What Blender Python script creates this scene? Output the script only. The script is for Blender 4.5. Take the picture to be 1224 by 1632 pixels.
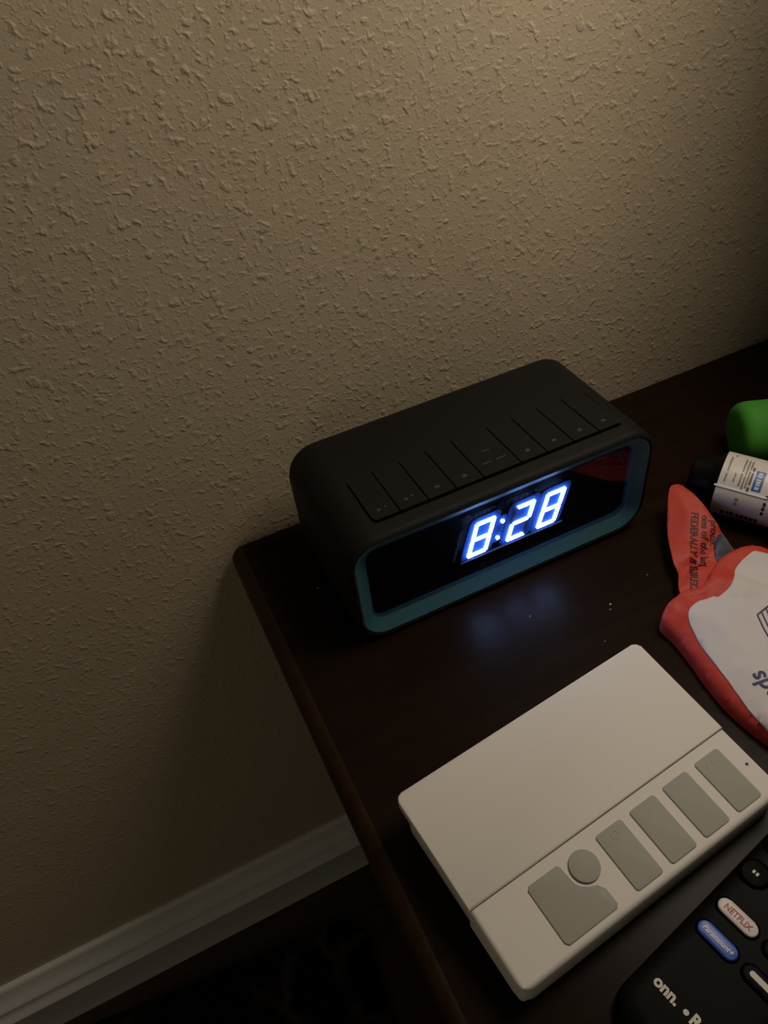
import bpy, bmesh, math, random
from mathutils import Vector, Matrix, noise
from mathutils.geometry import delaunay_2d_cdt

for o in list(bpy.data.objects): bpy.data.objects.remove(o)
SC = bpy.context.scene
COL = SC.collection
random.seed(7)
H = 0.5439                       # height of the nightstand top above the floor

# ------------------------------------------------------------------ camera
cam_d = bpy.data.cameras.new('camera'); cam = bpy.data.objects.new('camera', cam_d); COL.objects.link(cam)
cam_d.sensor_fit = 'VERTICAL'; cam_d.sensor_height = 24.0; cam_d.lens = 1213.3 / 1632 * 24.0
cam_d.clip_start = 0.01
right = Vector((0.8997, -0.4253, -0.0982)); up = Vector((0.3605, 0.5970, 0.7167)); back = Vector((-0.2462, -0.6802, 0.6905))
right.normalize(); back = (back - right * back.dot(right)).normalized(); up = back.cross(right)
m = Matrix((right, up, back)).transposed().to_4x4(); m.translation = Vector((0.0579, -0.3761, 0.3566 + H))
cam.matrix_world = m
SC.camera = cam

# ------------------------------------------------------------------ light
w = bpy.data.worlds.new('world'); SC.world = w; w.use_nodes = True
w.node_tree.nodes['Background'].inputs[0].default_value = (1.0, 0.86, 0.66, 1)
w.node_tree.nodes['Background'].inputs[1].default_value = 0.026

# assumed reading lamp, unseen upper right; spot cone shaped to darken the right wall
LAMP = Vector((0.44, -0.185, H + 0.57)); LAX = Vector((-0.80, 0.02, -0.60)).normalized()
lamp_d = bpy.data.lights.new('reading_lamp_light', 'SPOT'); lamp_d.shadow_soft_size = 0.115; lamp_d.energy = 6.2; lamp_d.color = (1.0, 0.88, 0.72)
lamp_d.spot_size = math.radians(123.6); lamp_d.spot_blend = 0.28
lamp = bpy.data.objects.new('reading_lamp_light', lamp_d); COL.objects.link(lamp); lamp.location = LAMP
lamp.rotation_euler = LAX.to_track_quat('-Z', 'Y').to_euler()
# unseen fill light, added at the left to lift the lower wall and baseboard
low_d = bpy.data.lights.new('low_fill_light', 'POINT'); low_d.shadow_soft_size = 0.22; low_d.energy = 1.05; low_d.color = (1.0, 0.85, 0.60)
low = bpy.data.objects.new('low_fill_light', low_d); COL.objects.link(low); low.location = (-0.45, -0.75, H - 0.02)

vs = SC.view_settings
vs.view_transform = 'Standard'; vs.look = 'None'; vs.exposure = 0.0; vs.gamma = 1.0; vs.use_curve_mapping = False

# ------------------------------------------------------------------ materials
def srgb(r, g, b):
    f = lambda c: (c / 255 / 12.92) if c / 255 <= 0.04045 else ((c / 255 + 0.055) / 1.055) ** 2.4
    return (f(r), f(g), f(b), 1.0)

def mat(name, col, rough=0.5, spec=0.5, metal=0.0, coat=0.0, var=0.06, scale=60.0, bump=0.0, bscale=400.0, sheen=0.0):
    M = bpy.data.materials.new(name); M.use_nodes = True
    nt = M.node_tree; N = nt.nodes; L = nt.links; p = N['Principled BSDF']
    p.inputs['Roughness'].default_value = rough
    p.inputs['Metallic'].default_value = metal
    p.inputs['Specular IOR Level'].default_value = spec
    p.inputs['Coat Weight'].default_value = coat
    p.inputs['Sheen Weight'].default_value = sheen
    tc = N.new('ShaderNodeTexCoord'); nz = N.new('ShaderNodeTexNoise'); nz.inputs['Scale'].default_value = scale
    nz.inputs['Detail'].default_value = 4
    L.new(tc.outputs['Object'], nz.inputs['Vector'])
    mx = N.new('ShaderNodeMix'); mx.data_type = 'RGBA'
    mx.inputs[6].default_value = tuple(c * (1 - var) for c in col[:3]) + (1,)
    mx.inputs[7].default_value = tuple(min(1, c * (1 + var)) for c in col[:3]) + (1,)
    L.new(nz.outputs['Fac'], mx.inputs[0]); L.new(mx.outputs[2], p.inputs['Base Color'])
    if bump:
        n2 = N.new('ShaderNodeTexNoise'); n2.inputs['Scale'].default_value = bscale; n2.inputs['Detail'].default_value = 3
        L.new(tc.outputs['Object'], n2.inputs['Vector'])
        b = N.new('ShaderNodeBump'); b.inputs['Strength'].default_value = bump; b.inputs['Distance'].default_value = 0.0006
        L.new(n2.outputs['Fac'], b.inputs['Height']); L.new(b.outputs['Normal'], p.inputs['Normal'])
    return M

def emis(name, col, strength):
    M = bpy.data.materials.new(name); M.use_nodes = True
    p = M.node_tree.nodes['Principled BSDF']
    p.inputs['Base Color'].default_value = (0.6, 0.65, 0.75, 1)
    p.inputs['Emission Color'].default_value = tuple(col) + (1,)
    p.inputs['Emission Strength'].default_value = strength
    return M

def wall_mat():
    M = mat('painted_wall', (0.50, 0.41, 0.285, 1), rough=0.42, spec=0.35, var=0.05, scale=9)
    nt = M.node_tree; N = nt.nodes; L = nt.links; p = N['Principled BSDF']
    tc = N.new('ShaderNodeTexCoord')
    def nz(scale, detail, rough=0.5, dist=0.0):
        n = N.new('ShaderNodeTexNoise'); n.inputs['Scale'].default_value = scale
        n.inputs['Detail'].default_value = detail; n.inputs['Roughness'].default_value = rough
        n.inputs['Distortion'].default_value = dist
        L.new(tc.outputs['Object'], n.inputs['Vector']); return n
    def ramp(src, a, b, va=0.0, vb=1.0):
        r = N.new('ShaderNodeMapRange'); r.interpolation_type = 'SMOOTHSTEP'
        r.inputs['From Min'].default_value = a; r.inputs['From Max'].default_value = b
        r.inputs['To Min'].default_value = va; r.inputs['To Max'].default_value = vb
        L.new(src, r.inputs['Value']); return r.outputs['Result']
    big = ramp(nz(150, 2, 0.5, 0.3).outputs['Fac'], 0.555, 0.70)        # larger splatters
    mid = ramp(nz(300, 2, 0.5, 0.2).outputs['Fac'], 0.52, 0.68, 0, 0.55)   # smaller spots
    fine = ramp(nz(700, 2).outputs['Fac'], 0.3, 0.8, 0, 0.16)
    low = ramp(nz(40, 2).outputs['Fac'], 0.25, 0.75, 0, 0.5)
    def add(a, b):
        k = N.new('ShaderNodeMath'); k.operation = 'ADD'; L.new(a, k.inputs[0]); L.new(b, k.inputs[1]); return k.outputs[0]
    h = add(add(big, mid), add(fine, low))
    b = N.new('ShaderNodeBump'); b.inputs['Strength'].default_value = 0.34; b.inputs['Distance'].default_value = 0.0011
    L.new(h, b.inputs['Height']); L.new(b.outputs['Normal'], p.inputs['Normal'])
    return M

def wood_mat(name, c1, c2, rough, spec=0.5):
    M = bpy.data.materials.new(name); M.use_nodes = True
    nt = M.node_tree; N = nt.nodes; L = nt.links; p = N['Principled BSDF']
    p.inputs['Roughness'].default_value = rough; p.inputs['Specular IOR Level'].default_value = spec
    tc = N.new('ShaderNodeTexCoord'); mp = N.new('ShaderNodeMapping'); mp.inputs['Scale'].default_value = (1.2, 16, 16)
    L.new(tc.outputs['Object'], mp.inputs['Vector'])
    n = N.new('ShaderNodeTexNoise'); n.inputs['Scale'].default_value = 7; n.inputs['Detail'].default_value = 7
    n.inputs['Distortion'].default_value = 0.6
    L.new(mp.outputs[0], n.inputs['Vector'])
    r = N.new('ShaderNodeValToRGB'); r.color_ramp.elements[0].position = 0.3; r.color_ramp.elements[1].position = 0.72
    r.color_ramp.elements[0].color = c1; r.color_ramp.elements[1].color = c2
    L.new(n.outputs['Fac'], r.inputs['Fac']); L.new(r.outputs['Color'], p.inputs['Base Color'])
    b = N.new('ShaderNodeBump'); b.inputs['Strength'].default_value = 0.08; b.inputs['Distance'].default_value = 0.0004
    L.new(n.outputs['Fac'], b.inputs['Height']); L.new(b.outputs['Normal'], p.inputs['Normal'])
    return M

def rug_mat():
    M = bpy.data.materials.new('rug_pile'); M.use_nodes = True
    nt = M.node_tree; N = nt.nodes; L = nt.links; p = N['Principled BSDF']
    p.inputs['Roughness'].default_value = 0.95; p.inputs['Specular IOR Level'].default_value = 0.1
    tc = N.new('ShaderNodeTexCoord')
    v = N.new('ShaderNodeTexVoronoi'); v.feature = 'DISTANCE_TO_EDGE'; v.inputs['Scale'].default_value = 17
    n = N.new('ShaderNodeTexNoise'); n.inputs['Scale'].default_value = 22; n.inputs['Detail'].default_value = 3
    L.new(tc.outputs['Object'], n.inputs['Vector'])
    mx = N.new('ShaderNodeMix'); mx.data_type = 'VECTOR'; mx.inputs[0].default_value = 0.06
    L.new(tc.outputs['Object'], mx.inputs[4]); L.new(n.outputs['Color'], mx.inputs[5]); L.new(mx.outputs[1], v.inputs['Vector'])
    r = N.new('ShaderNodeValToRGB'); e = r.color_ramp.elements
    e[0].position = 0.02; e[0].color = (0.055, 0.040, 0.024, 1); e[1].position = 0.13; e[1].color = (0.004, 0.004, 0.003, 1)
    k = e.new(0.075); k.color = (0.034, 0.025, 0.015, 1)
    L.new(v.outputs['Distance'], r.inputs['Fac']); 
    n3 = N.new('ShaderNodeTexNoise'); n3.inputs['Scale'].default_value = 14; L.new(tc.outputs['Object'], n3.inputs['Vector'])
    r3 = N.new('ShaderNodeMapRange'); r3.inputs['From Min'].default_value = 0.45; r3.inputs['From Max'].default_value = 0.6
    L.new(n3.outputs['Fac'], r3.inputs['Value'])
    m2 = N.new('ShaderNodeMix'); m2.data_type = 'RGBA'; m2.inputs[6].default_value = (0.005, 0.004, 0.003, 1)
    L.new(r3.outputs[0], m2.inputs[0]); L.new(r.outputs['Color'], m2.inputs[7]); L.new(m2.outputs[2], p.inputs['Base Color'])
    return M

def glass_mat():
    M = bpy.data.materials.new('display_lens'); M.use_nodes = True
    nt = M.node_tree; N = nt.nodes; L = nt.links; N.remove(N['Principled BSDF'])
    t = N.new('ShaderNodeBsdfTransparent'); t.inputs[0].default_value = (0.80, 0.83, 0.90, 1)
    g = N.new('ShaderNodeBsdfGlossy'); g.inputs['Roughness'].default_value = 0.03
    lw = N.new('ShaderNodeLayerWeight'); lw.inputs['Blend'].default_value = 0.5
    pw = N.new('ShaderNodeMath'); pw.operation = 'POWER'; pw.inputs[1].default_value = 5.0
    f = N.new('ShaderNodeMath'); f.operation = 'MULTIPLY_ADD'; f.inputs[1].default_value = 0.8; f.inputs[2].default_value = 0.045
    geo = N.new('ShaderNodeNewGeometry'); inv = N.new('ShaderNodeMath'); inv.operation = 'SUBTRACT'; inv.inputs[0].default_value = 1.0
    outer = N.new('ShaderNodeMath'); outer.operation = 'MULTIPLY'     # only the outer, coated face reflects
    L.new(geo.outputs['Backfacing'], inv.inputs[1]); L.new(inv.outputs[0], outer.inputs[1]); L.new(f.outputs[0], outer.inputs[0])
    L.new(lw.outputs['Facing'], pw.inputs[0]); L.new(pw.outputs[0], f.inputs[0])
    mx = N.new('ShaderNodeMixShader')
    L.new(outer.outputs[0], mx.inputs[0]); L.new(t.outputs[0], mx.inputs[1]); L.new(g.outputs[0], mx.inputs[2])
    L.new(mx.outputs[0], N['Material Output'].inputs['Surface'])
    return M

MT = dict(
    wall=wall_mat(),
    trim=mat('trim_paint', (0.80, 0.78, 0.74, 1), 0.35, var=0.03),
    floor=wood_mat('floor_wood', (0.030, 0.012, 0.006, 1), (0.075, 0.030, 0.014, 1), 0.45),
    rug=rug_mat(),
    table=wood_mat('espresso_wood', (0.0100, 0.0050, 0.0025, 1), (0.0150, 0.0076, 0.0040, 1), 0.31, 0.055),
    edge=wood_mat('edge_highlight_wood', (0.016, 0.0070, 0.0024, 1), (0.028, 0.0125, 0.0042, 1), 0.45, 0.2),
    clock=mat('clock_rubber', (0.0066, 0.0063, 0.0050, 1), 0.65, 0.20, bump=0.12, bscale=2500),
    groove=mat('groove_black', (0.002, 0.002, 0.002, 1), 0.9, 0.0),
    icon=mat('icon_print', (0.032, 0.031, 0.027, 1), 0.6),
    teal=mat('teal_plastic', (0.042, 0.125, 0.150, 1), 0.5, var=0.03),
    panel=mat('black_panel', (0.0025, 0.003, 0.004, 1), 0.35, 0.3),
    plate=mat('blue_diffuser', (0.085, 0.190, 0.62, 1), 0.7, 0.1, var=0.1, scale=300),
    lens=glass_mat(),
    seg=emis('lit_segment', (0.45, 0.65, 1.0), 40.0),
    segside=emis('segment_side_glow', (0.20, 0.42, 1.0), 16.0),
    off=mat('unlit_segment', (0.10, 0.11, 0.14, 1), 0.5),
    logo=mat('grey_print', (0.045, 0.047, 0.052, 1), 0.5),
    white=mat('white_plastic', (0.71, 0.665, 0.615, 1), 0.72, 0.12, var=0.015, scale=20),
    key=mat('grey_rubber_key', (0.33, 0.325, 0.275, 1), 0.6, 0.3, var=0.02),
    keyicon=mat('key_emboss', (0.38, 0.375, 0.32, 1), 0.6, 0.3),
    hole=mat('dark_hole', (0.01, 0.008, 0.006, 1), 0.6),
    remote=mat('remote_plastic', (0.0028, 0.0028, 0.0023, 1), 0.6, 0.10),
    rbtn=mat('remote_button', (0.0014, 0.0014, 0.0013, 1), 0.6, 0.08),
    nwhite=mat('white_button', (0.62, 0.55, 0.54, 1), 0.45),
    nred=mat('red_print', (0.33, 0.05, 0.045, 1), 0.5),
    pblue=mat('blue_button', (0.022, 0.085, 0.40, 1), 0.4),
    purple=mat('dark_purple_button', (0.006, 0.004, 0.010, 1), 0.6, 0.08),
    print=mat('cream_print', (0.55, 0.52, 0.44, 1), 0.5),
    pprint=mat('pale_print', (0.60, 0.60, 0.70, 1), 0.5),
    orange=mat('orange_pouch', (0.50, 0.050, 0.029, 1), 0.55, 0.3, var=0.06, scale=120),
    pouchw=mat('white_pouch_panel', (0.60, 0.55, 0.53, 1), 0.55, 0.3, var=0.03),
    navy=mat('navy_print', (0.020, 0.022, 0.050, 1), 0.55),
    ink=mat('dark_ink', (0.060, 0.010, 0.010, 1), 0.6),
    indigo=mat('indigo_ink', (0.035, 0.032, 0.105, 1), 0.6),
    black=mat('black_cap', (0.003, 0.003, 0.003, 1), 0.4, 0.12),
    seam_glint=mat('seam_glint_white', (0.92, 0.92, 0.95, 1), 0.3, 0.6),
    label=mat('tube_label', (0.66, 0.62, 0.56, 1), 0.35, 0.4, var=0.02),
    lblue=mat('label_blue', (0.035, 0.12, 0.36, 1), 0.4),
    lgrey=mat('label_grey_ink', (0.26, 0.23, 0.19, 1), 0.5),
    lbrown=mat('label_brown_ink', (0.13, 0.09, 0.06, 1), 0.5),
    lblack=mat('label_black_ink', (0.012, 0.011, 0.011, 1), 0.5),
    green=mat('green_plastic', (0.062, 0.28, 0.032, 1), 0.65, 0.2, var=0.05),
    lint=mat('lint', (0.55, 0.5, 0.45, 1), 0.9),
    bedcloth=mat('dark_upholstery', (0.035, 0.026, 0.02, 1), 0.9, 0.1),
    knob=mat('dark_bronze', (0.05, 0.035, 0.02, 1), 0.4, metal=0.8),
)

# ------------------------------------------------------------------ helpers
def mesh_obj(name, bm, m, parent=None, smooth=False, angle=35):
    bmesh.ops.recalc_face_normals(bm, faces=bm.faces[:])
    me = bpy.data.meshes.new(name); bm.to_mesh(me); bm.free()
    for k in (m if isinstance(m, (list, tuple)) else [m]): me.materials.append(MT[k])
    if smooth:
        me.polygons.foreach_set('use_smooth', [True] * len(me.polygons))
        me.set_sharp_from_angle(angle=math.radians(angle))
    o = bpy.data.objects.new(name, me); COL.objects.link(o)
    if parent: o.parent = parent
    return o

def thing(name, label, cat, loc, rot=(0, 0, 0), group=None):
    o = bpy.data.objects.new(name, None); COL.objects.link(o); o.location = loc; o.rotation_euler = rot
    o.empty_display_size = 0.02
    o['label'] = label; o['category'] = cat
    if group: o['group'] = group
    return o

def rrect(x0, x1, y0, y1, r, n=6):
    r = max(1e-5, min(r, (x1 - x0) / 2 - 1e-6, (y1 - y0) / 2 - 1e-6)); pts = []
    for cx, cy, a in ((x1 - r, y1 - r, 0), (x0 + r, y1 - r, 90), (x0 + r, y0 + r, 180), (x1 - r, y0 + r, 270)):
        for i in range(n + 1):
            t = math.radians(a + 90 * i / n); pts.append((cx + r * math.cos(t), cy + r * math.sin(t)))
    return pts

def prism(pts, z0, z1, bev=0.0, seg=2, bm=None, bottom=False, zf=None):
    """extrude a 2D outline; optional bevel of the top rim; zf(x, y) adds to the top height"""
    bm = bm or bmesh.new()
    a = [bm.verts.new((x, y, z0)) for x, y in pts]
    b = [bm.verts.new((x, y, z1 + (zf(x, y) if zf else 0))) for x, y in pts]
    n = len(pts); bm.faces.new(a[::-1]); top = bm.faces.new(b)
    for i in range(n): bm.faces.new((a[i], a[(i + 1) % n], b[(i + 1) % n], b[i]))
    if bev:
        es = list(top.edges)
        if bottom:
            es += [e for e in bm.edges if e.verts[0] in a and e.verts[1] in a]
        bmesh.ops.bevel(bm, geom=es, offset=bev, segments=seg, profile=0.5, affect='EDGES')
    return bm

def box(x0, x1, y0, y1, z0, z1, bev=0.0, seg=2):
    bm = bmesh.new()
    bmesh.ops.create_cube(bm, size=1, matrix=Matrix.Translation(((x0 + x1) / 2, (y0 + y1) / 2, (z0 + z1) / 2)) @ Matrix.Diagonal((x1 - x0, y1 - y0, z1 - z0, 1)))
    if bev: bmesh.ops.bevel(bm, geom=bm.edges[:], offset=bev, segments=seg, profile=0.5, affect='EDGES')
    return bm

def loft(rings, cap0=True, cap1=True, closed=False, bm=None):
    bm = bm or bmesh.new()
    R = [[bm.verts.new(p) for p in r] for r in rings]
    n = len(R[0]); k = len(R)
    for i in range(k if closed else k - 1):
        A, B = R[i], R[(i + 1) % k]
        for j in range(n): bm.faces.new((A[j], A[(j + 1) % n], B[(j + 1) % n], B[j]))
    if not closed:
        if cap0: bm.faces.new(R[0][::-1])
        if cap1: bm.faces.new(R[-1])
    return bm

def lathe(profile, n=32):
    """profile: (r, z) from bottom to top"""
    rings = [[(r * math.cos(2 * math.pi * j / n), r * math.sin(2 * math.pi * j / n), z) for j in range(n)] for r, z in profile]
    return loft(rings)

def text_mesh(s, size, extrude=0.0, shear=0.0, bold=0.0, xs=1.0, align='LEFT'):
    c = bpy.data.curves.new('lettering', 'FONT'); c.body = s; c.size = size; c.extrude = extrude; c.shear = shear
    c.offset = bold; c.align_x = align; c.resolution_u = 3
    o = bpy.data.objects.new('lettering', c); COL.objects.link(o)
    dg = bpy.context.evaluated_depsgraph_get(); dg.update()
    me = bpy.data.meshes.new_from_object(o.evaluated_get(dg))
    bpy.data.objects.remove(o); bpy.data.curves.remove(c)
    for v in me.vertices: v.co.x *= xs
    return me

def text_obj(name, s, size, m, parent, mw, extrude=0.00012, shear=0.0, bold=0.0, xs=1.0, align='LEFT', warp=None):
    me = text_mesh(s, size, extrude, shear, bold, xs, align)
    if warp:
        bm = bmesh.new(); bm.from_mesh(me)
        for v in bm.verts: v.co = warp(mw @ v.co)
        bm.to_mesh(me); bm.free()
    else: me.transform(mw)
    me.name = name; me.materials.clear(); me.materials.append(MT[m])
    o = bpy.data.objects.new(name, me); COL.objects.link(o); o.parent = parent
    return o

def struct(o, label=None):
    o['kind'] = 'structure'
    return o

def catmull(P, sub=5, closed=True):
    out = []; n = len(P)
    for i in range(n if closed else n - 1):
        p0, p1, p2, p3 = (Vector(P[(i + k - 1) % n]) for k in range(4))
        for j in range(sub):
            t = j / sub
            out.append(0.5 * ((2 * p1) + (-p0 + p2) * t + (2 * p0 - 5 * p1 + 4 * p2 - p3) * t * t + (-p0 + 3 * p1 - 3 * p2 + p3) * t ** 3))
    return [(v.x, v.y) for v in out]

def inside(p, poly):
    x, y = p; c = False; n = len(poly)
    for i in range(n):
        x1, y1 = poly[i]; x2, y2 = poly[i - 1]
        if (y1 > y) != (y2 > y) and x < (x2 - x1) * (y - y1) / (y2 - y1) + x1: c = not c
    return c

def sheet(name, poly, zf, m, parent, thick=0.0008, step=0.0025, zb=None):
    """a thin bag wall over an outline: dense triangulated skin with real thickness"""
    xs = [p[0] for p in poly]; ys = [p[1] for p in poly]
    pts = [Vector(p) for p in poly]; ne = len(pts)
    x = min(xs)
    while x < max(xs):
        y = min(ys)
        while y < max(ys):
            q = (x + random.uniform(-.2, .2) * step, y + random.uniform(-.2, .2) * step)
            if inside(q, poly) and min((Vector(q) - Vector(p)).length for p in poly[::2]) > step * 0.6: pts.append(Vector(q))
            y += step
        x += step
    V, E_, F, *_ = delaunay_2d_cdt(pts, [(i, (i + 1) % ne) for i in range(ne)], [], 1, 1e-7)
    bm = bmesh.new()
    top = [bm.verts.new((v.x, v.y, zf(v.x, v.y))) for v in V]
    bot = [bm.verts.new((v.x, v.y, (zb(v.x, v.y) if zb else zf(v.x, v.y) - thick))) for v in V]
    for f in F: bm.faces.new([top[i] for i in f]); bm.faces.new([bot[i] for i in f[::-1]])
    for i in range(ne):
        j = (i + 1) % ne
        try: bm.faces.new((top[i], top[j], bot[j], bot[i]))
        except Exception: pass
    return mesh_obj(name, bm, m, parent, smooth=True, angle=60)

# ================================================================== the room
X0, X1 = -1.6, 1.9
struct(mesh_obj('wall_back', box(X0, X1, 0.0, 0.10, 0, 2.45), 'wall'))
struct(mesh_obj('floor', box(X0, X1, -2.4, 0.0, -0.04, 0), 'floor'))
bm = bmesh.new()
prof = [(0, 0.117), (-0.0020, 0.117), (-0.0042, 0.1155), (-0.0050, 0.110), (-0.0062, 0.102), (-0.0088, 0.0945), (-0.0118, 0.0905), (-0.0124, 0.0880), (-0.0092, 0.0855),
        (-0.0090, 0.080), (-0.0106, 0.073), (-0.0142, 0.0680), (-0.0152, 0.0655), (-0.0122, 0.0625), (-0.0122, 0.004), (-0.0116, 0.0), (0, 0.0)]
A = [bm.verts.new((X0, y, z)) for y, z in prof]; B = [bm.verts.new((X1, y, z)) for y, z in prof]
for i in range(len(prof)): bm.faces.new((A[i], A[(i + 1) % len(prof)], B[(i + 1) % len(prof)], B[i]))
bm.faces.new(A); bm.faces.new(B[::-1])
struct(mesh_obj('baseboard_back', bm, 'trim', smooth=True, angle=50))

rug = mesh_obj('rug', prism(rrect(-0.86, 0.10, -1.02, 0, 0.02), 0, 0.009, 0.004), 'rug')
rug.location = (-0.02, -0.048, 0.0); rug.rotation_euler = (0, 0, -0.10)
rug['label'] = 'dark blotchy patterned rug on the floor beside the nightstand'; rug['category'] = 'rug'

# ================================================================== nightstand
TX0, TX1, TY0, TY1 = 0.0800, 0.575, -0.43, -0.002
ns = thing('nightstand', 'dark espresso brown wooden nightstand against the beige wall', 'nightstand', (0, 0, 0))
bm = bmesh.new()     # top slab with a rounded moulded edge
rings = []
for ins, z in ((0.010, -0.024), (0.004, -0.022), (0.002, -0.017), (0.0005, -0.012), (0.0, -0.0085), (0.0008, -0.0050), (0.0026, -0.0024), (0.0050, -0.0008), (0.0072, -0.0001), (0.0086, 0.0)):
    k = ins
    rings.append([(x, y, H + z) for x, y in rrect(TX0 + k, TX1 - k, TY0 + k, TY1 - k * 0.35, max(0.006 - k * 0.4, 0.002), 4)])
loft(rings, bm=bm)
top = mesh_obj('top', bm, ['table', 'edge'], ns, smooth=True, angle=40)
for p in top.data.polygons:                       # rounded-over rim in a lighter wood colour, its lit edge painted in
    if len(p.vertices) == 4: p.material_index = 1
mesh_obj('body', box(TX0 + 0.034, TX1 - 0.034, TY0 + 0.03, -0.022, 0.05, H - 0.023, 0.002), 'table', ns)
for z0, z1 in ((0.07, 0.275), (0.285, 0.505)):
    d = mesh_obj('drawer', box(TX0 + 0.05, TX1 - 0.05, TY0 + 0.014, TY0 + 0.0305, z0, z1, 0.003), 'table', ns)
    bm = lathe([(0.004, 0), (0.005, 0.010), (0.012, 0.016), (0.015, 0.022), (0.012, 0.028), (0.004, 0.030)], 20)
    k = mesh_obj('knob', bm, 'knob', d, smooth=True)
    k.location = ((TX0 + TX1) / 2, TY0 + 0.0145, (z0 + z1) / 2); k.rotation_euler = (math.pi / 2, 0, 0)
for x in (TX0 + 0.036, TX1 - 0.076):
    for y in (TY0 + 0.032, -0.062):
        mesh_obj('foot', prism(rrect(x, x + 0.04, y, y + 0.04, 0.004, 3), 0.0, 0.052), 'table', ns)

# ================================================================== reading lamp fixture (unseen, assumed around the spot light)
rl = thing('reading_lamp', 'assumed small bowl shaded reading lamp, unseen, on the wall above the nightstand', 'lamp', (LAMP.x, 0, LAMP.z))
bm = lathe([(0.030, -0.012), (0.034, -0.009), (0.034, 0.0)], 28); bm.transform(Matrix.Translation((0.10, 0, 0.06)) @ Matrix.Rotation(math.pi / 2, 4, 'X') @ Matrix.Diagonal((1, 1, -1, 1)))
mesh_obj('wall_plate', bm, 'knob', rl, smooth=True)
c0 = Vector((0.10, -0.006, 0.06)); c1 = Vector((0, LAMP.y, 0)) - LAX * 0.134
d = (c1 - c0); bm = lathe([(0.006, 0), (0.006, d.length)], 14); bm.transform(Matrix.Translation(c0) @ d.to_track_quat('Z', 'Y').to_matrix().to_4x4())
mesh_obj('arm', bm, 'knob', rl, smooth=True)
prof = [(0.010, 0.100), (0.040, 0.094), (0.070, 0.074), (0.088, 0.046), (0.098, 0.016), (0.100, 0.010), (0.097, 0.010), (0.085, 0.045), (0.067, 0.070), (0.038, 0.089), (0.010, 0.094)]
bm = loft([[(r * math.cos(2 * math.pi * j / 32), r * math.sin(2 * math.pi * j / 32), z) for j in range(32)] for r, z in prof], closed=True)
bm.transform(Matrix.Translation((0, LAMP.y, 0)) @ Matrix.Scale(1.4, 4) @ (-LAX).to_track_quat('Z', 'Y').to_matrix().to_4x4())
mesh_obj('shade', bm, 'knob', rl, smooth=True)

# ================================================================== alarm clock
KX, KY = 0.2241, -0.1207
W2, Z0, Z1, D = 0.095, 0.0040, 0.0772, 0.0962
ck = thing('alarm_clock', 'black rounded digital alarm clock with teal bezel showing 8:28', 'alarm clock', (KX, KY, H), (0, 0, -0.0007))
def kring(ins, y, r=0.0165, n=8):        # outline of the teal rim, grown by -ins, at depth y
    return [(x, y, z) for x, z in rrect(-W2 + ins, W2 - ins, Z0 + ins, Z1 - ins, max(r - ins, 0.003), n)]
o3 = -0.0030
body = loft([kring(0.004, D), kring(0.0005, D - 0.0008), kring(-0.0015, D - 0.0025), kring(o3, D - 0.006), kring(o3, 0.0045),
             kring(-0.0026, 0.0022), kring(-0.0016, 0.0008), kring(-0.0004, 0.0002), kring(0.0004, 0.0008), kring(0.0008, 0.0100)])
mesh_obj('body', body, 'clock', ck, smooth=True, angle=50)
for sx in (-0.065, 0.065):
    for y in (0.014, 0.080):
        bm = lathe([(0.005, 0), (0.006, 0.0004), (0.006, 0.0012)], 18)
        f = mesh_obj('rubber_foot', bm, 'groove', ck); f.location = (sx, y, 0)
MG = 0.0092
bez = loft([kring(0.0006, 0.0010), kring(0.0012, 0.0006), kring(0.0020, 0.0010), kring(MG, 0.0060), kring(MG, 0.0092), kring(0.0010, 0.0092)], closed=True)
b = mesh_obj('bezel', bez, 'teal', ck, smooth=True, angle=40); b['label'] = 'teal blue frame around the display'
def plate(name, x0, x1, z0, z1, y0, y1, m, r=0.001, parent=ck):
    bm = loft([[(x, y1, z) for x, z in rrect(x0, x1, z0, z1, r, 5)], [(x, y0, z) for x, z in rrect(x0, x1, z0, z1, r, 5)]])
    return mesh_obj(name, bm, m, parent)
dx0, dx1, dz0, dz1 = -W2 + MG + .0001, W2 - MG - .0001, Z0 + MG + .0001, Z1 - MG - .0001
disp = plate('display_panel', dx0, dx1, dz0, dz1, 0.0078, 0.0091, 'panel', 0.0075)
plate('display_lens', dx0, dx1, dz0, dz1, 0.0051, 0.0054, 'lens', 0.0075, disp)
# seven-segment module (local clock coordinates, depth of the lit face 0.0062)
GX0, GB, GH, SL = 0.1992 - KX, 0.0297, 0.0247, 0.268      # left foot of the hour digit, base, height, slant
DW, ST = 0.0129, 0.00185
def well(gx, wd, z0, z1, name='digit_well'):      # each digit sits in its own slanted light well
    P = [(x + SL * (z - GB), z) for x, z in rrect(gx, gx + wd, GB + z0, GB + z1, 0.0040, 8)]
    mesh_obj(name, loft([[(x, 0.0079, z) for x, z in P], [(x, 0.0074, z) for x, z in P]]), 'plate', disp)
for gx in (GX0, GX0 + 0.0261, GX0 + 0.0468): well(gx - 0.0038, 0.0129 + 0.0076, -0.0028, GH + 0.0036)
well(GX0 + 0.0160, 0.0058, 0.0026, 0.0224)
plate('module_ledge', GX0 - 0.004, GX0 + 0.066, GB - 0.0034, GB - 0.0028, 0.0066, 0.0079, 'off', 0.0002, disp)
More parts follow.
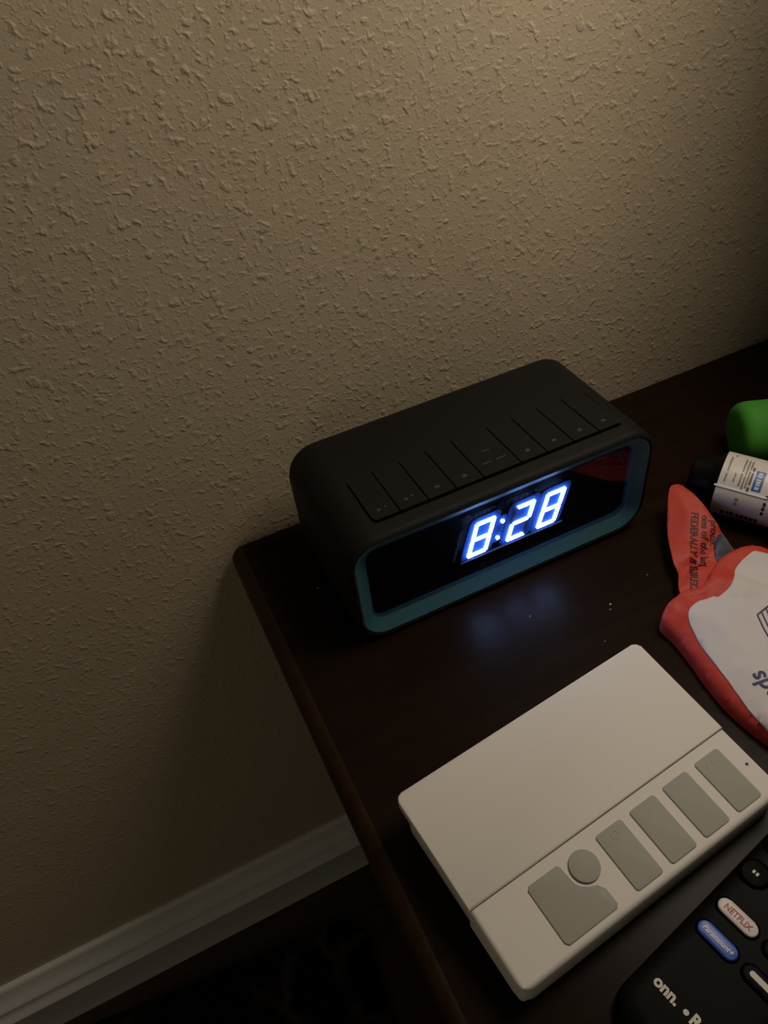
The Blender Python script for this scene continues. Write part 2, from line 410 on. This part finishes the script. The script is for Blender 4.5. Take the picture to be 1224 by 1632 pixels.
def seg_poly(k):
    h = GH / 2; g = 0.00034; s = ST
    if k == 'A': return [(g + s * .15, GH), (DW - g - s * .15, GH), (DW - s - g * .6, GH - s), (s + g * .6, GH - s)]
    if k == 'D': return [(s + g * .6, s), (DW - s - g * .6, s), (DW - g - s * .15, 0), (g + s * .15, 0)]
    if k == 'G': return [(g + s * .55, h), (s + g, h + s * .45), (DW - s - g, h + s * .45), (DW - g - s * .55, h), (DW - s - g, h - s * .45), (s + g, h - s * .45)]
    if k == 'F': return [(0, GH - g - s * .15), (s, GH - s - g), (s, h + s * .5 + g), (s * .45, h + g), (0, h + s * .35)]
    if k == 'E': return [(0, h - s * .35), (s * .45, h - g), (s, h - s * .5 - g), (s, s + g), (0, g + s * .15)]
    if k == 'B': return [(DW - a, b) for a, b in seg_poly('F')]
    if k == 'C': return [(DW - a, b) for a, b in seg_poly('E')]
def segment(k, gx, lit):
    P = [(gx + x + SL * z, GB + z) for x, z in seg_poly(k)]
    y0, y1 = (0.0063, 0.0075) if lit else (0.0071, 0.0075)
    bm = loft([[(x, y1, z) for x, z in P], [(x, y0, z) for x, z in P]])
    o = mesh_obj('lit_segment' if lit else 'unlit_segment', bm, ['segside', 'seg'] if lit else ['off'], disp)
    if lit:
        for p in o.data.polygons:
            if p.center.y < y0 + 1e-5: p.material_index = 1
DIG = {'8': 'ABCDEFG', '2': 'ABGED', ' ': ''}
for ch, gx in ((' ', GX0 - 0.0207), ('8', GX0), ('2', GX0 + 0.0261), ('8', GX0 + 0.0468)):
    for k in ('BC' if ch == ' ' else 'ABCDEFG'): segment(k, gx, k in DIG[ch])
for z in (0.0064, 0.0183):
    cx = GX0 + 0.0189 + SL * z; bm = bmesh.new()
    P = [(cx + 0.00115 * math.cos(t * math.pi / 8), GB + z + 0.00115 * math.sin(t * math.pi / 8)) for t in range(16)]
    o = mesh_obj('colon_dot', loft([[(x, 0.0075, q) for x, q in P], [(x, 0.0063, q) for x, q in P]]), ['segside', 'seg'], disp)
    for p in o.data.polygons:
        if p.center.y < 0.00631: p.material_index = 1
face = lambda x, z, y=0.0050: Matrix.Translation((x, y, z)) @ Matrix.Rotation(math.pi / 2, 4, 'X')
text_obj('maker_name', 'emerson', 0.0098, 'logo', disp, face(0.2048 - KX, 0.0575, 0.0077), 0.00005, xs=1.20, bold=0.00012)
bm = lathe([(0.0031, 0), (0.0031, 0.0001), (0.0019, 0.0001)], 20); bm.transform(face(0.2008 - KX, 0.0600, 0.0077))
mesh_obj('maker_emblem', bm, 'logo', disp)
text_obj('model_lettering', 'SmartSet', 0.0058, 'logo', disp, face(0.2085 - KX, 0.0160, 0.0077), 0.00005, xs=1.0)
# soft keys on the top, one long strip cut into nine
ZT = Z1 + 0.0030
bx = [0.1482, 0.1640, 0.1807, 0.1975, 0.2144, 0.2378, 0.2546, 0.2720, 0.2890, 0.3045]
yk0, yk1 = -0.1085 - KY, -0.0695 - KY
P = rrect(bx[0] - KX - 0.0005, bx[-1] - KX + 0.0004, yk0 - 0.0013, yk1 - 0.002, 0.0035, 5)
mesh_obj('key_gap_shade', prism(P, ZT - 0.0006, ZT + 0.00006), 'groove', ck)  # raised black plate put in as the shade between the keys
for i in range(9):
    x0, x1 = bx[i] - KX + 0.00042, bx[i + 1] - KX - 0.00042
    P = [(x0, yk1), (x0, yk0), (x1, yk0), (x1, yk1)]
    if i == 0:
        P = [(x0, yk1)] + [(x0 + 0.003 - 0.003 * math.cos(t), yk0 + 0.003 - 0.003 * math.sin(t)) for t in (0, .4, .8, 1.2, 1.57)] + [(x1, yk0), (x1, yk1)]
    k = mesh_obj('top_key', prism(P, ZT - 0.0005, ZT + 0.00010, zf=lambda x, y: 0.0011 * max(0, (yk1 - y) / (yk1 - yk0))), 'clock', ck)
    cx = (x0 + x1) / 2
    def mark(ax, ay, bx_, by_, wd):
        zz = ZT + 0.0001 + 0.0011 * (yk1 - ay) / (yk1 - yk0)
        a = Vector((ax, ay)); d = (Vector((bx_, by_)) - a); n = Vector((-d.y, d.x)).normalized() * wd
        q = [a + n, a - n, a + d - n, a + d + n]
        mesh_obj('icon', prism([(v.x, v.y) for v in q], zz - 0.0004, zz + 0.00012), 'icon', k)
    yy = yk0 + 0.0065
    if i == 4:
        for q in (-0.0045, 0.0045): mark(cx + q - 0.003, yy + 0.003, cx + q + 0.003, yy + 0.003, 0.0004)
        mark(cx - 0.002, yy + 0.013, cx + 0.003, yy + 0.013, 0.0004)
    elif i in (0, 1):
        mark(cx - 0.0028, yy, cx - 0.0008, yy, 0.0009); mark(cx + 0.0016, yy + 0.0008, cx + 0.0028, yy + 0.0008, 0.0006)
    else:
        mark(cx - 0.0014, yy, cx + 0.0014, yy, 0.0009)
        if i % 2: mark(cx + 0.0002, yy - 0.0012, cx + 0.0002, yy + 0.0016, 0.0005)

# ================================================================== white box with soft keys
BL, BW, BH, BYAW, BP = 0.1462, 0.0905, 0.0200, 0.108, 0.085
bxo = thing('control_box', 'white plastic wedge shaped box with grey soft keys, in front of the clock', 'control box', (0.1103, -0.3116, H), (0, 0, BYAW))
hz = lambda y: BH + y * math.tan(BP)
def wedge(pts, zlo, dz_top, bev, lo_follow=None):
    bm = bmesh.new()
    a = [bm.verts.new((x, y, zlo if lo_follow is None else hz(y) + lo_follow)) for x, y in pts]
    b_ = [bm.verts.new((x, y, hz(y) + dz_top)) for x, y in pts]; n = len(pts)
    bm.faces.new(a[::-1]); t = bm.faces.new(b_)
    for i in range(n): bm.faces.new((a[i], a[(i + 1) % n], b_[(i + 1) % n], b_[i]))
    if bev: bmesh.ops.bevel(bm, geom=list(t.edges), offset=bev, segments=4, profile=0.5, affect='EDGES')
    return bm
SEAM = 0.0344
mesh_obj('base', wedge(rrect(0.0022, BL - 0.0022, 0.0005, BW - 0.0022, 0.005), 0.0, -0.0062, 0.0006), 'white', bxo, smooth=True)
mesh_obj('lid', wedge(rrect(0, BL, SEAM + 0.00030, BW, 0.0030)[:14] + [(0, SEAM + 0.0003), (BL, SEAM + 0.0003)], 0, 0, 0.0009, lo_follow=-0.0060), 'white', bxo, smooth=True, angle=50)
fp = [(BL, SEAM - 0.0003), (0, SEAM - 0.0003)] + rrect(0, BL, 0, SEAM, 0.0055, 6)[14:]
def fp_mesh():
    bm = bmesh.new()
    def ring(k, z):      # k = inset on the three outer sides
        return [(min(max(x, k), BL - k), (y if y > SEAM - 0.001 else max(y, k)), z(y)) for x, y in fp]
    R = [ring(0.0010, lambda y: 0.003), ring(0.0, lambda y: 0.007), ring(0.0, lambda y: hz(y) - 0.0026), ring(0.0003, lambda y: hz(y) - 0.0015),
         ring(0.0009, lambda y: hz(y) - 0.0006), ring(0.0017, lambda y: hz(y) - 0.0001), ring(0.0025, lambda y: hz(y))]
    return loft(R, bm=bm)
mesh_obj('key_panel', fp_mesh(), 'white', bxo, smooth=True, angle=50)
def softkey(pts, name='soft_key', h=0.0007):
    return mesh_obj(name, wedge(pts, 0, h, 0.0004, lo_follow=-0.0012), 'key', bxo, smooth=True, angle=50)
ya, yb = 0.0034, 0.0293
def kicon(par, pts, wd=0.00022):
    for a, c in zip(pts[:-1], pts[1:]):
        a = Vector(a); c = Vector(c); d = (c - a); n = Vector((-d.y, d.x)).normalized() * wd
        mesh_obj('embossed_icon', wedge([(v.x, v.y) for v in (a + n, a - n, c - n, c + n)], 0, 0.00085, 0, lo_follow=0.0), 'keyicon', par)
def circ(cx, cy, r, n=10): return [(cx + r * math.cos(2 * math.pi * i / n), cy + r * math.sin(2 * math.pi * i / n)) for i in range(n + 1)]
for i, x0 in enumerate((0.0622, 0.0817, 0.1013, 0.1211)):
    k = softkey(rrect(x0, x0 + 0.0147, ya, yb, 0.0016, 4))
    ix, iy = x0 + 0.0080, yb - 0.0042
    if i == 0: kicon(k, circ(ix, iy, 0.0019))
    elif i == 1: kicon(k, [(ix - 0.0028, iy + 0.0006), (ix + 0.0028, iy + 0.0006)])
    elif i == 2:
        kicon(k, [(ix - 0.0026, iy + 0.0014), (ix + 0.0026, iy + 0.0014)]); kicon(k, [(ix - 0.002, iy - 0.0004), (ix + 0.002, iy - 0.0004)])
    else:
        for q in (-0.0028, 0, 0.0028): kicon(k, [(ix + q - 0.0008, iy - 0.001), (ix + q + 0.0004, iy + 0.0016)])
CX, CY, CR = 0.0507, 0.0226, 0.0067
k = softkey([(CX + CR * math.cos(2 * math.pi * i / 28), CY + CR * math.sin(2 * math.pi * i / 28)) for i in range(28)], h=0.0012)
k['label'] = 'round grey soft key'
kicon(k, [(CX + 0.001, CY - 0.0005), (CX + 0.0048, CY + 0.0006)])
Lp = [(0.0262, ya), (0.0510, ya), (0.0524, 0.0048), (0.0524, 0.0112), (0.0512, 0.0128)]
import math as _m
RR = CR + 0.0017
for t in range(268, 168, -10):
    a = _m.radians(t); Lp.append((CX + RR * _m.cos(a), CY + RR * _m.sin(a)))
Lp += [(0.0420, 0.0278), (0.0408, 0.0291), (0.0264, 0.0291), (0.0248, 0.0276), (0.0248, 0.0050)]
k = softkey(Lp); k['label'] = 'large grey soft key with a round notch'
mesh_obj('indicator_hole', wedge(circ(0.1413, 0.0166, 0.00075, 12)[:-1], 0, 0.00012, 0, lo_follow=-0.0006), 'hole', bxo)

# ================================================================== remote control
UA = math.radians(11.4)
rm = thing('remote_control', 'black television remote with white and blue shortcut buttons beside the white box', 'remote', (0, 0, H), (0, 0, UA))
# local frame: x along the remote (towards its head), y = -v across it
RC = -0.3695; RHW = 0.0236; RU0, RU1 = 0.0715, 0.2130; RT = 0.0135
rings = []
for ins, z in ((0.0040, 0.0), (0.0012, 0.0012), (0.0, 0.0040), (0.0004, 0.0080), (0.0018, 0.0110), (0.0042, 0.0128), (0.0075, RT)):
    rings.append([(x, y, z) for x, y in rrect(RU0 + ins, RU1 - ins, RC - RHW + ins, RC + RHW - ins, 0.012 - ins * 0.5, 8)])
mesh_obj('body', loft(rings), 'remote', rm, smooth=True, angle=60)
def pill(name, u, v, ln, wd, m, h=0.0012, ring=True):
    P = rrect(u - wd / 2, u + wd / 2, -v - ln / 2, -v + ln / 2, wd / 2, 8)
    if ring:
        Q = rrect(u - wd / 2 - .0009, u + wd / 2 + .0009, -v - ln / 2 - .0009, -v + ln / 2 + .0009, wd / 2 + .0009, 8)
        mesh_obj('button_well', prism(Q, RT - 0.001, RT + 0.00008), 'groove', rm)
    return mesh_obj(name, prism(P, RT - 0.0008, RT + h, 0.0006, 3), m, rm, smooth=True, angle=60)
across = lambda u, v, z: Matrix.Translation((u, -v, z)) @ Matrix.Rotation(-math.pi / 2, 4, 'Z')
N_ = pill('shortcut_button', 0.1343, 0.3593, 0.0172, 0.0064, 'nwhite'); N_['label'] = 'white button with red lettering'
text_obj('button_lettering', 'NETFLIX', 0.0036, 'nred', N_, across(0.1331, 0.3593, RT + 0.00128), align='CENTER', xs=0.86, bold=0.00009)
P_ = pill('shortcut_button', 0.1211, 0.3595, 0.0172, 0.0064, 'pblue'); P_['label'] = 'blue button with white script'
text_obj('button_lettering', 'Paramount+', 0.0031, 'pprint', P_, across(0.1202, 0.3595, RT + 0.00128), align='CENTER', xs=0.86, shear=0.3, bold=0.00009)
Q_ = pill('shortcut_button', 0.1211, 0.3800, 0.0172, 0.0064, 'purple'); Q_['label'] = 'dark purple button with pale mark'
mesh_obj('pale_mark', prism(rrect(0.1200, 0.1223, -0.3865, -0.3738, 0.0011, 5), RT + 0.0010, RT + 0.0014), 'print', Q_)
pill('shortcut_button', 0.1343, 0.3800, 0.0172, 0.0064, 'rbtn')
for u, v in ((0.1543, 0.3535), (0.1543, 0.3695), (0.1543, 0.3855), (0.172, 0.3535), (0.172, 0.3695), (0.172, 0.3855)):
    k = pill('round_button', u, v, 0.0112, 0.0112, 'rbtn', 0.0009)
    if v < 0.36:
        for q in (-0.0008, 0.0008): mesh_obj('button_mark', prism(rrect(u - 0.0008, u + 0.0008, -v + q - 0.0005, -v + q + 0.0005, 0.0003, 2), RT + 0.0008, RT + 0.0011), 'print', k)
k = pill('direction_pad', 0.195, 0.3695, 0.026, 0.026, 'rbtn', 0.0012)
text_obj('maker_lettering', 'onn.', 0.0062, 'print', rm, across(0.0900, 0.3533, RT + 0.00012), bold=0.00025, xs=0.96)
bm = lathe([(0.0011, 0), (0.0011, 0.0002)], 14); bm.transform(Matrix.Translation((0.0917, -0.3675, RT)))
mesh_obj('lettering_dot', bm, 'print', rm)
text_obj('maker_lettering', 'Roku', 0.0062, 'print', rm, across(0.0900, 0.3697, RT + 0.00012), bold=0.00025, xs=0.96)

# ================================================================== orange and white pouch
pc = thing('printed_pouch', 'crumpled orange and white printed pouch lying to the right of the clock', 'pouch', (0, 0, H))
def crum(x, y, a, s):
    return a * noise.noise(Vector((x * s, y * s, 3.1))) + 0.5 * a * noise.noise(Vector((x * s * 2.3, y * s * 2.3, 7.7)))
flap = [(.3366, -.1237), (.3415, -.1203), (.3465, -.1220), (.3478, -.1282), (.3476, -.1453), (.3462, -.1600), (.3455, -.1720), (.3450, -.1800), (.3330, -.1836), (.3223, -.1860),
        (.3128, -.1872), (.3054, -.1856), (.2996, -.1801), (.3075, -.1694), (.3102, -.1614), (.3174, -.1491), (.3265, -.136)]
rim = [(.2783, -.1903), (.2835, -.1872), (.2922, -.1850), (.2985, -.1840), (.3055, -.1860), (.3134, -.1851), (.3223, -.1793), (.3322, -.1756), (.3434, -.1746), (.3516, -.1759)]
front = rim + [(.3640, -.1830), (.3720, -.197), (.376, -.225), (.372, -.262), (.355, -.288), (.325, -.299), (.295, -.293), (.280, -.281),
         (.2759, -.2708), (.2733, -.2577), (.2725, -.2441), (.2742, -.2282), (.2761, -.2167), (.2776, -.2034), (.2770, -.1950)]
panel = [(.2775, -.2728), (.2764, -.2582), (.2775, -.2467), (.2794, -.2338), (.2812, -.2206), (.2840, -.2091), (.2872, -.2000), (.2918, -.1960), (.3000, -.1941), (.3080, -.1950),
         (.3107, -.1970), (.3195, -.1955), (.3268, -.1907), (.3328, -.1860), (.3447, -.1820), (.3540, -.1825), (.3655, -.200), (.3690, -.226), (.3650, -.259), (.3500, -.281), (.3230, -.291), (.2960, -.286), (.2835, -.2795)]
flap = catmull(flap, 4); front = catmull(front, 4); panel = catmull(panel, 4); rimc = catmull(rim, 4, False)
def edge_d(x, y, poly):
    return min(math.hypot(x - a, y - b_) for a, b_ in poly)
def z_front(x, y):
    d = edge_d(x, y, front)
    s = min(1, d / 0.03); puff = 0.011 * math.sqrt(max(0, s * (2 - s)))
    # fold ridges running away from the neck at the back
    ridge = 0.0022 * math.exp(-((x - 0.320 + (y + 0.19) * 0.9) / 0.006) ** 2) * max(0, 1 - abs(y + 0.195) / 0.05)
    ridge -= 0.0022 * math.exp(-((x - 0.338 + (y + 0.20) * 0.6) / 0.005) ** 2) * max(0, 1 - abs(y + 0.205) / 0.05)
    ridge -= 0.0016 * math.exp(-((x - 0.312 + (y + 0.20) * 1.3) / 0.0035) ** 2) * max(0, 1 - abs(y + 0.203) / 0.03)
    dr = edge_d(x, y, rimc); rim_up = 0.0095 * math.exp(-(dr / 0.013) ** 2) * min(1, max(0, (x - 0.270) / 0.016))
    return 0.0052 + max(puff, rim_up) + 0.3 * min(puff, rim_up) + ridge + crum(x, y, 0.0016, 55) * min(1, d / 0.006)
def z_flap(x, y):
    d = edge_d(x, y, flap)
    neck = min(1, max(0, (y + 0.187) / 0.03)); q = (x - 0.3724) * 0.836 + (y + 0.1289) * 0.549
    rise = min(1, max(0, (q + 0.052) / 0.030))
    crease = -0.0024 * math.exp(-((y + 0.1735 - (x - 0.305) * 0.35) / 0.0028) ** 2) - 0.0015 * math.exp(-((y + 0.166 + (x - 0.305) * 0.25) / 0.0030) ** 2)
    return 0.0075 + (0.0045 + 0.0115 * rise) * neck + 0.0020 * min(1, d / 0.010) + crease * min(1, d / 0.002 + 0.4) + crum(x, y, 0.0008, 60)
pf = sheet('pouch_flap', flap, z_flap, 'orange', pc, thick=0.0012, step=0.0020)
pb = sheet('pouch_front', front, z_front, 'orange', pc, step=0.0024, zb=lambda x, y: 0.0003)
pp = sheet('white_panel', panel, lambda x, y: z_front(x, y) + 0.0008, 'pouchw', pb, thick=0.0010, step=0.0024)
pp['label'] = 'white printed panel of the pouch'
navy = catmull([(.3435, -.1600), (.3457, -.1620), (.3450, -.1720), (.3446, -.1795), (.3350, -.1825), (.3280, -.1835), (.3310, -.1760), (.3350, -.1670)], 3)
sheet('navy_corner', navy, lambda x, y: z_flap(x, y) + 0.00035, 'navy', pf, thick=0.0003, step=0.0016)
def on(zf, off=0.0003): return lambda v: Vector((v.x, v.y, zf(v.x, v.y) + off + v.z))
def flat(px, py, dx, dy):
    d = Vector((dx, dy, 0)).normalized()
    return Matrix(((d.x, -d.y, 0, px), (d.y, d.x, 0, py), (0, 0, 1, 0), (0, 0, 0, 1)))
rd = (-0.640, -0.768)
text_obj('pouch_lettering', 'FEDERALLY INSURED', 0.0060, 'ink', pf, flat(.3385, -.1420, *rd), 0.0001, bold=0.00009, xs=0.92, warp=on(z_flap))
text_obj('pouch_lettering', 'one of the larg', 0.0060, 'ink', pf, flat(.3425, -.1468, *rd), 0.0001, bold=0.00009, xs=0.95, warp=on(z_flap))
text_obj('pouch_lettering', 'protec', 0.0060, 'ink', pf, flat(.3448, -.1520, *rd), 0.0001, bold=0.00009, xs=0.92, warp=on(z_flap))
text_obj('pouch_lettering', 'nds', 0.0115, 'indigo', pp, flat(.2925, -.2600, 0.10, 0.99), 0.0001, bold=0.0002, shear=0.15, warp=on(z_front, 0.0010))
# bank-like pillar emblem printed on the panel
def strip(a, c, wd, par, m, zf, off):
    a = Vector(a); c = Vector(c); d = c - a; n = Vector((-d.y, d.x)).normalized() * wd; S = 8; bm = bmesh.new(); T = []; Bv = []
    for i in range(S + 1):
        p = a + d * i / S
        for q in (p + n, p - n): T.append(bm.verts.new((q.x, q.y, zf(q.x, q.y) + off + 0.0001))); Bv.append(bm.verts.new((q.x, q.y, zf(q.x, q.y) + off - 0.0001)))
    for i in range(S):
        for L_, s in ((T, 1), (Bv, -1)):
            f = [L_[2 * i], L_[2 * i + 2], L_[2 * i + 3], L_[2 * i + 1]]; bm.faces.new(f[::s])
    return mesh_obj('emblem_line', bm, m, par)
E0 = Vector((.3177, -.2171)); ex = (Vector((.3277, -.2154)) - E0).normalized(); ey = (Vector((.3114, -.2310)) - E0).normalized()
for q in range(5): strip(E0 + ex * 0.0035 * q, E0 + ex * 0.0035 * q + ey * 0.016, 0.00032, pp, 'indigo', z_front, 0.0011)
strip(E0, E0 + ex * 0.0140, 0.00045, pp, 'indigo', z_front, 0.0011); strip(E0 + ey * 0.016, E0 + ey * 0.016 + ex * 0.014, 0.00045, pp, 'indigo', z_front, 0.0011)

# ================================================================== white-labelled tube lying on its side
TR = 0.0195
tb = thing('labelled_tube', 'white labelled tube with black end lying behind the orange pouch', 'tube', (0.3628, -0.1143, H + TR), (0, 0, math.radians(-56.7)))
def xl(profile, n=40, zc=0.0):
    return loft([[(x, r * math.cos(2 * math.pi * j / n), zc + r * math.sin(2 * math.pi * j / n)) for j in range(n)] for x, r in profile])
mesh_obj('cap', xl([(0.0, 0.0118), (0.0008, 0.0136), (0.0024, 0.0143), (0.0120, 0.0146), (0.0140, 0.0160), (0.0162, 0.0186), (0.0176, 0.0190)]), 'black', tb, smooth=True, angle=40)
lb = mesh_obj('label_body', xl([(0.0175, 0.0180), (0.0176, 0.01945), (0.0181, TR), (0.1020, TR), (0.1034, 0.0190), (0.1040, 0.0178)]), 'label', tb, smooth=True, angle=40)
def curved(x0, x1, a0, a1, m, name, off=0.00012):
    """patch on the tube between lengths x0..x1 and angles a0..a1 (degrees above the viewer-side horizontal)"""
    bm = bmesh.new(); S = max(3, int(abs(a1 - a0) / 6)); r = TR + off; ri = TR - 0.0003; rows = []
    for i in range(S + 1):
        a = math.radians(a0 + (a1 - a0) * i / S); c, s = -math.cos(a), math.sin(a)
        rows.append([bm.verts.new((x, q * c, q * s)) for x, q in ((x0, r), (x1, r), (x1, ri), (x0, ri))])
    for A_, B_ in zip(rows[:-1], rows[1:]):
        for j in range(4): bm.faces.new((A_[j], A_[(j + 1) % 4], B_[(j + 1) % 4], B_[j]))
    bm.faces.new(rows[0]); bm.faces.new(rows[-1][::-1])
    return mesh_obj(name, bm, m, lb)
q0 = 0.0175
bp = curved(q0 + 0.0190, q0 + 0.0242, 39, 77, 'lblue', 'blue_label_block')
for a, w_ in ((42, 5), (49, 3), (53, 4), (58, 3), (64, 4), (69, 5)): curved(q0 + 0.0204, q0 + 0.0228, a, a + w_, 'pprint', 'block_print', 0.0002).parent = bp
for x, spans in ((0.0030, ((42, 58), (62, 96))), (0.0050, ((101, 107),)), (0.0078, ((45, 52), (54, 62))), (0.0112, ((40, 64), (68, 100))), (0.0132, ((36, 60), (63, 98))), (0.0150, ((40, 72), (76, 97)))):
    for a0, a1 in spans: curved(q0 + x, q0 + x + 0.0011, a0, a1, 'lgrey', 'label_print_line')
for a0, a1 in ((35, 43), (47, 70), (74, 82)): curved(q0 + 0.0166, q0 + 0.0179, a0, a1, 'lbrown', 'label_print_line')
for a0, a1 in ((4, 10), (13, 19)): curved(q0 + 0.0122, q0 + 0.0142, a0, a1, 'lgrey', 'label_print_line')
for x, w_ in ((0.0062, .0020), (0.0098, .0012), (0.0116, .0022), (0.0152, .0016), (0.0176, .0022), (0.0204, .0020), (0.0230, .0022), (0.0258, .0016)): curved(q0 + x, q0 + x + w_, -30, -17, 'lblack', 'stamped_code')
for a in (-2, 8, 17, 30): curved(q0 + 0.0278, q0 + 0.0294, a, a + 7, 'lblack', 'stamped_code')
curved(q0 - 0.0012, q0 + 0.0290, 31.5, 34.5, 'seam_glint', 'label_seam_glint', 0.0005)  # label seam ridge, with its highlight put in as bright white
mesh_obj('tube_end', xl([(0.1039, 0.0175), (0.1075, 0.0170), (0.1085, 0.0150)]), 'black', tb, smooth=True)

# ================================================================== green bottle
gb = thing('green_bottle', 'bright green rounded plastic bottle lying near the wall', 'bottle', (0.4125, -0.0985, H + 0.0205), (0, 0, math.radians(-24)))
mesh_obj('body', xl([(0.0, 0.0120), (0.0005, 0.0155), (0.0018, 0.0180), (0.0042, 0.0197), (0.0075, 0.0204), (0.0110, 0.0205), (0.0800, 0.0205), (0.0870, 0.0190), (0.0910, 0.0140), (0.0925, 0.0085)], 40), 'green', gb, smooth=True, angle=60)
mesh_obj('cap', xl([(0.0922, 0.0090), (0.0925, 0.0105), (0.1080, 0.0105), (0.1090, 0.0095)]), 'green', gb, smooth=True)

# ================================================================== lint on the table top
bm = bmesh.new()
for x, y, s in ((0.1203, -0.0655, 0.0006), (0.2655, -0.1635, 0.0006), (0.2632, -0.1665, 0.0004), (0.2210, -0.1480, 0.0004), (0.2470, -0.1830, 0.0003), (0.2980, -0.1560, 0.0003)):
    bmesh.ops.create_icosphere(bm, subdivisions=1, radius=s, matrix=Matrix.Translation((x, y, H + s * 0.6)) @ Matrix.Diagonal((1.6, 0.8, 0.8, 1)))
o = mesh_obj('lint', bm, 'lint'); o['kind'] = 'stuff'; o['label'] = 'pale specks of lint on the dark table top'; o['category'] = 'lint'
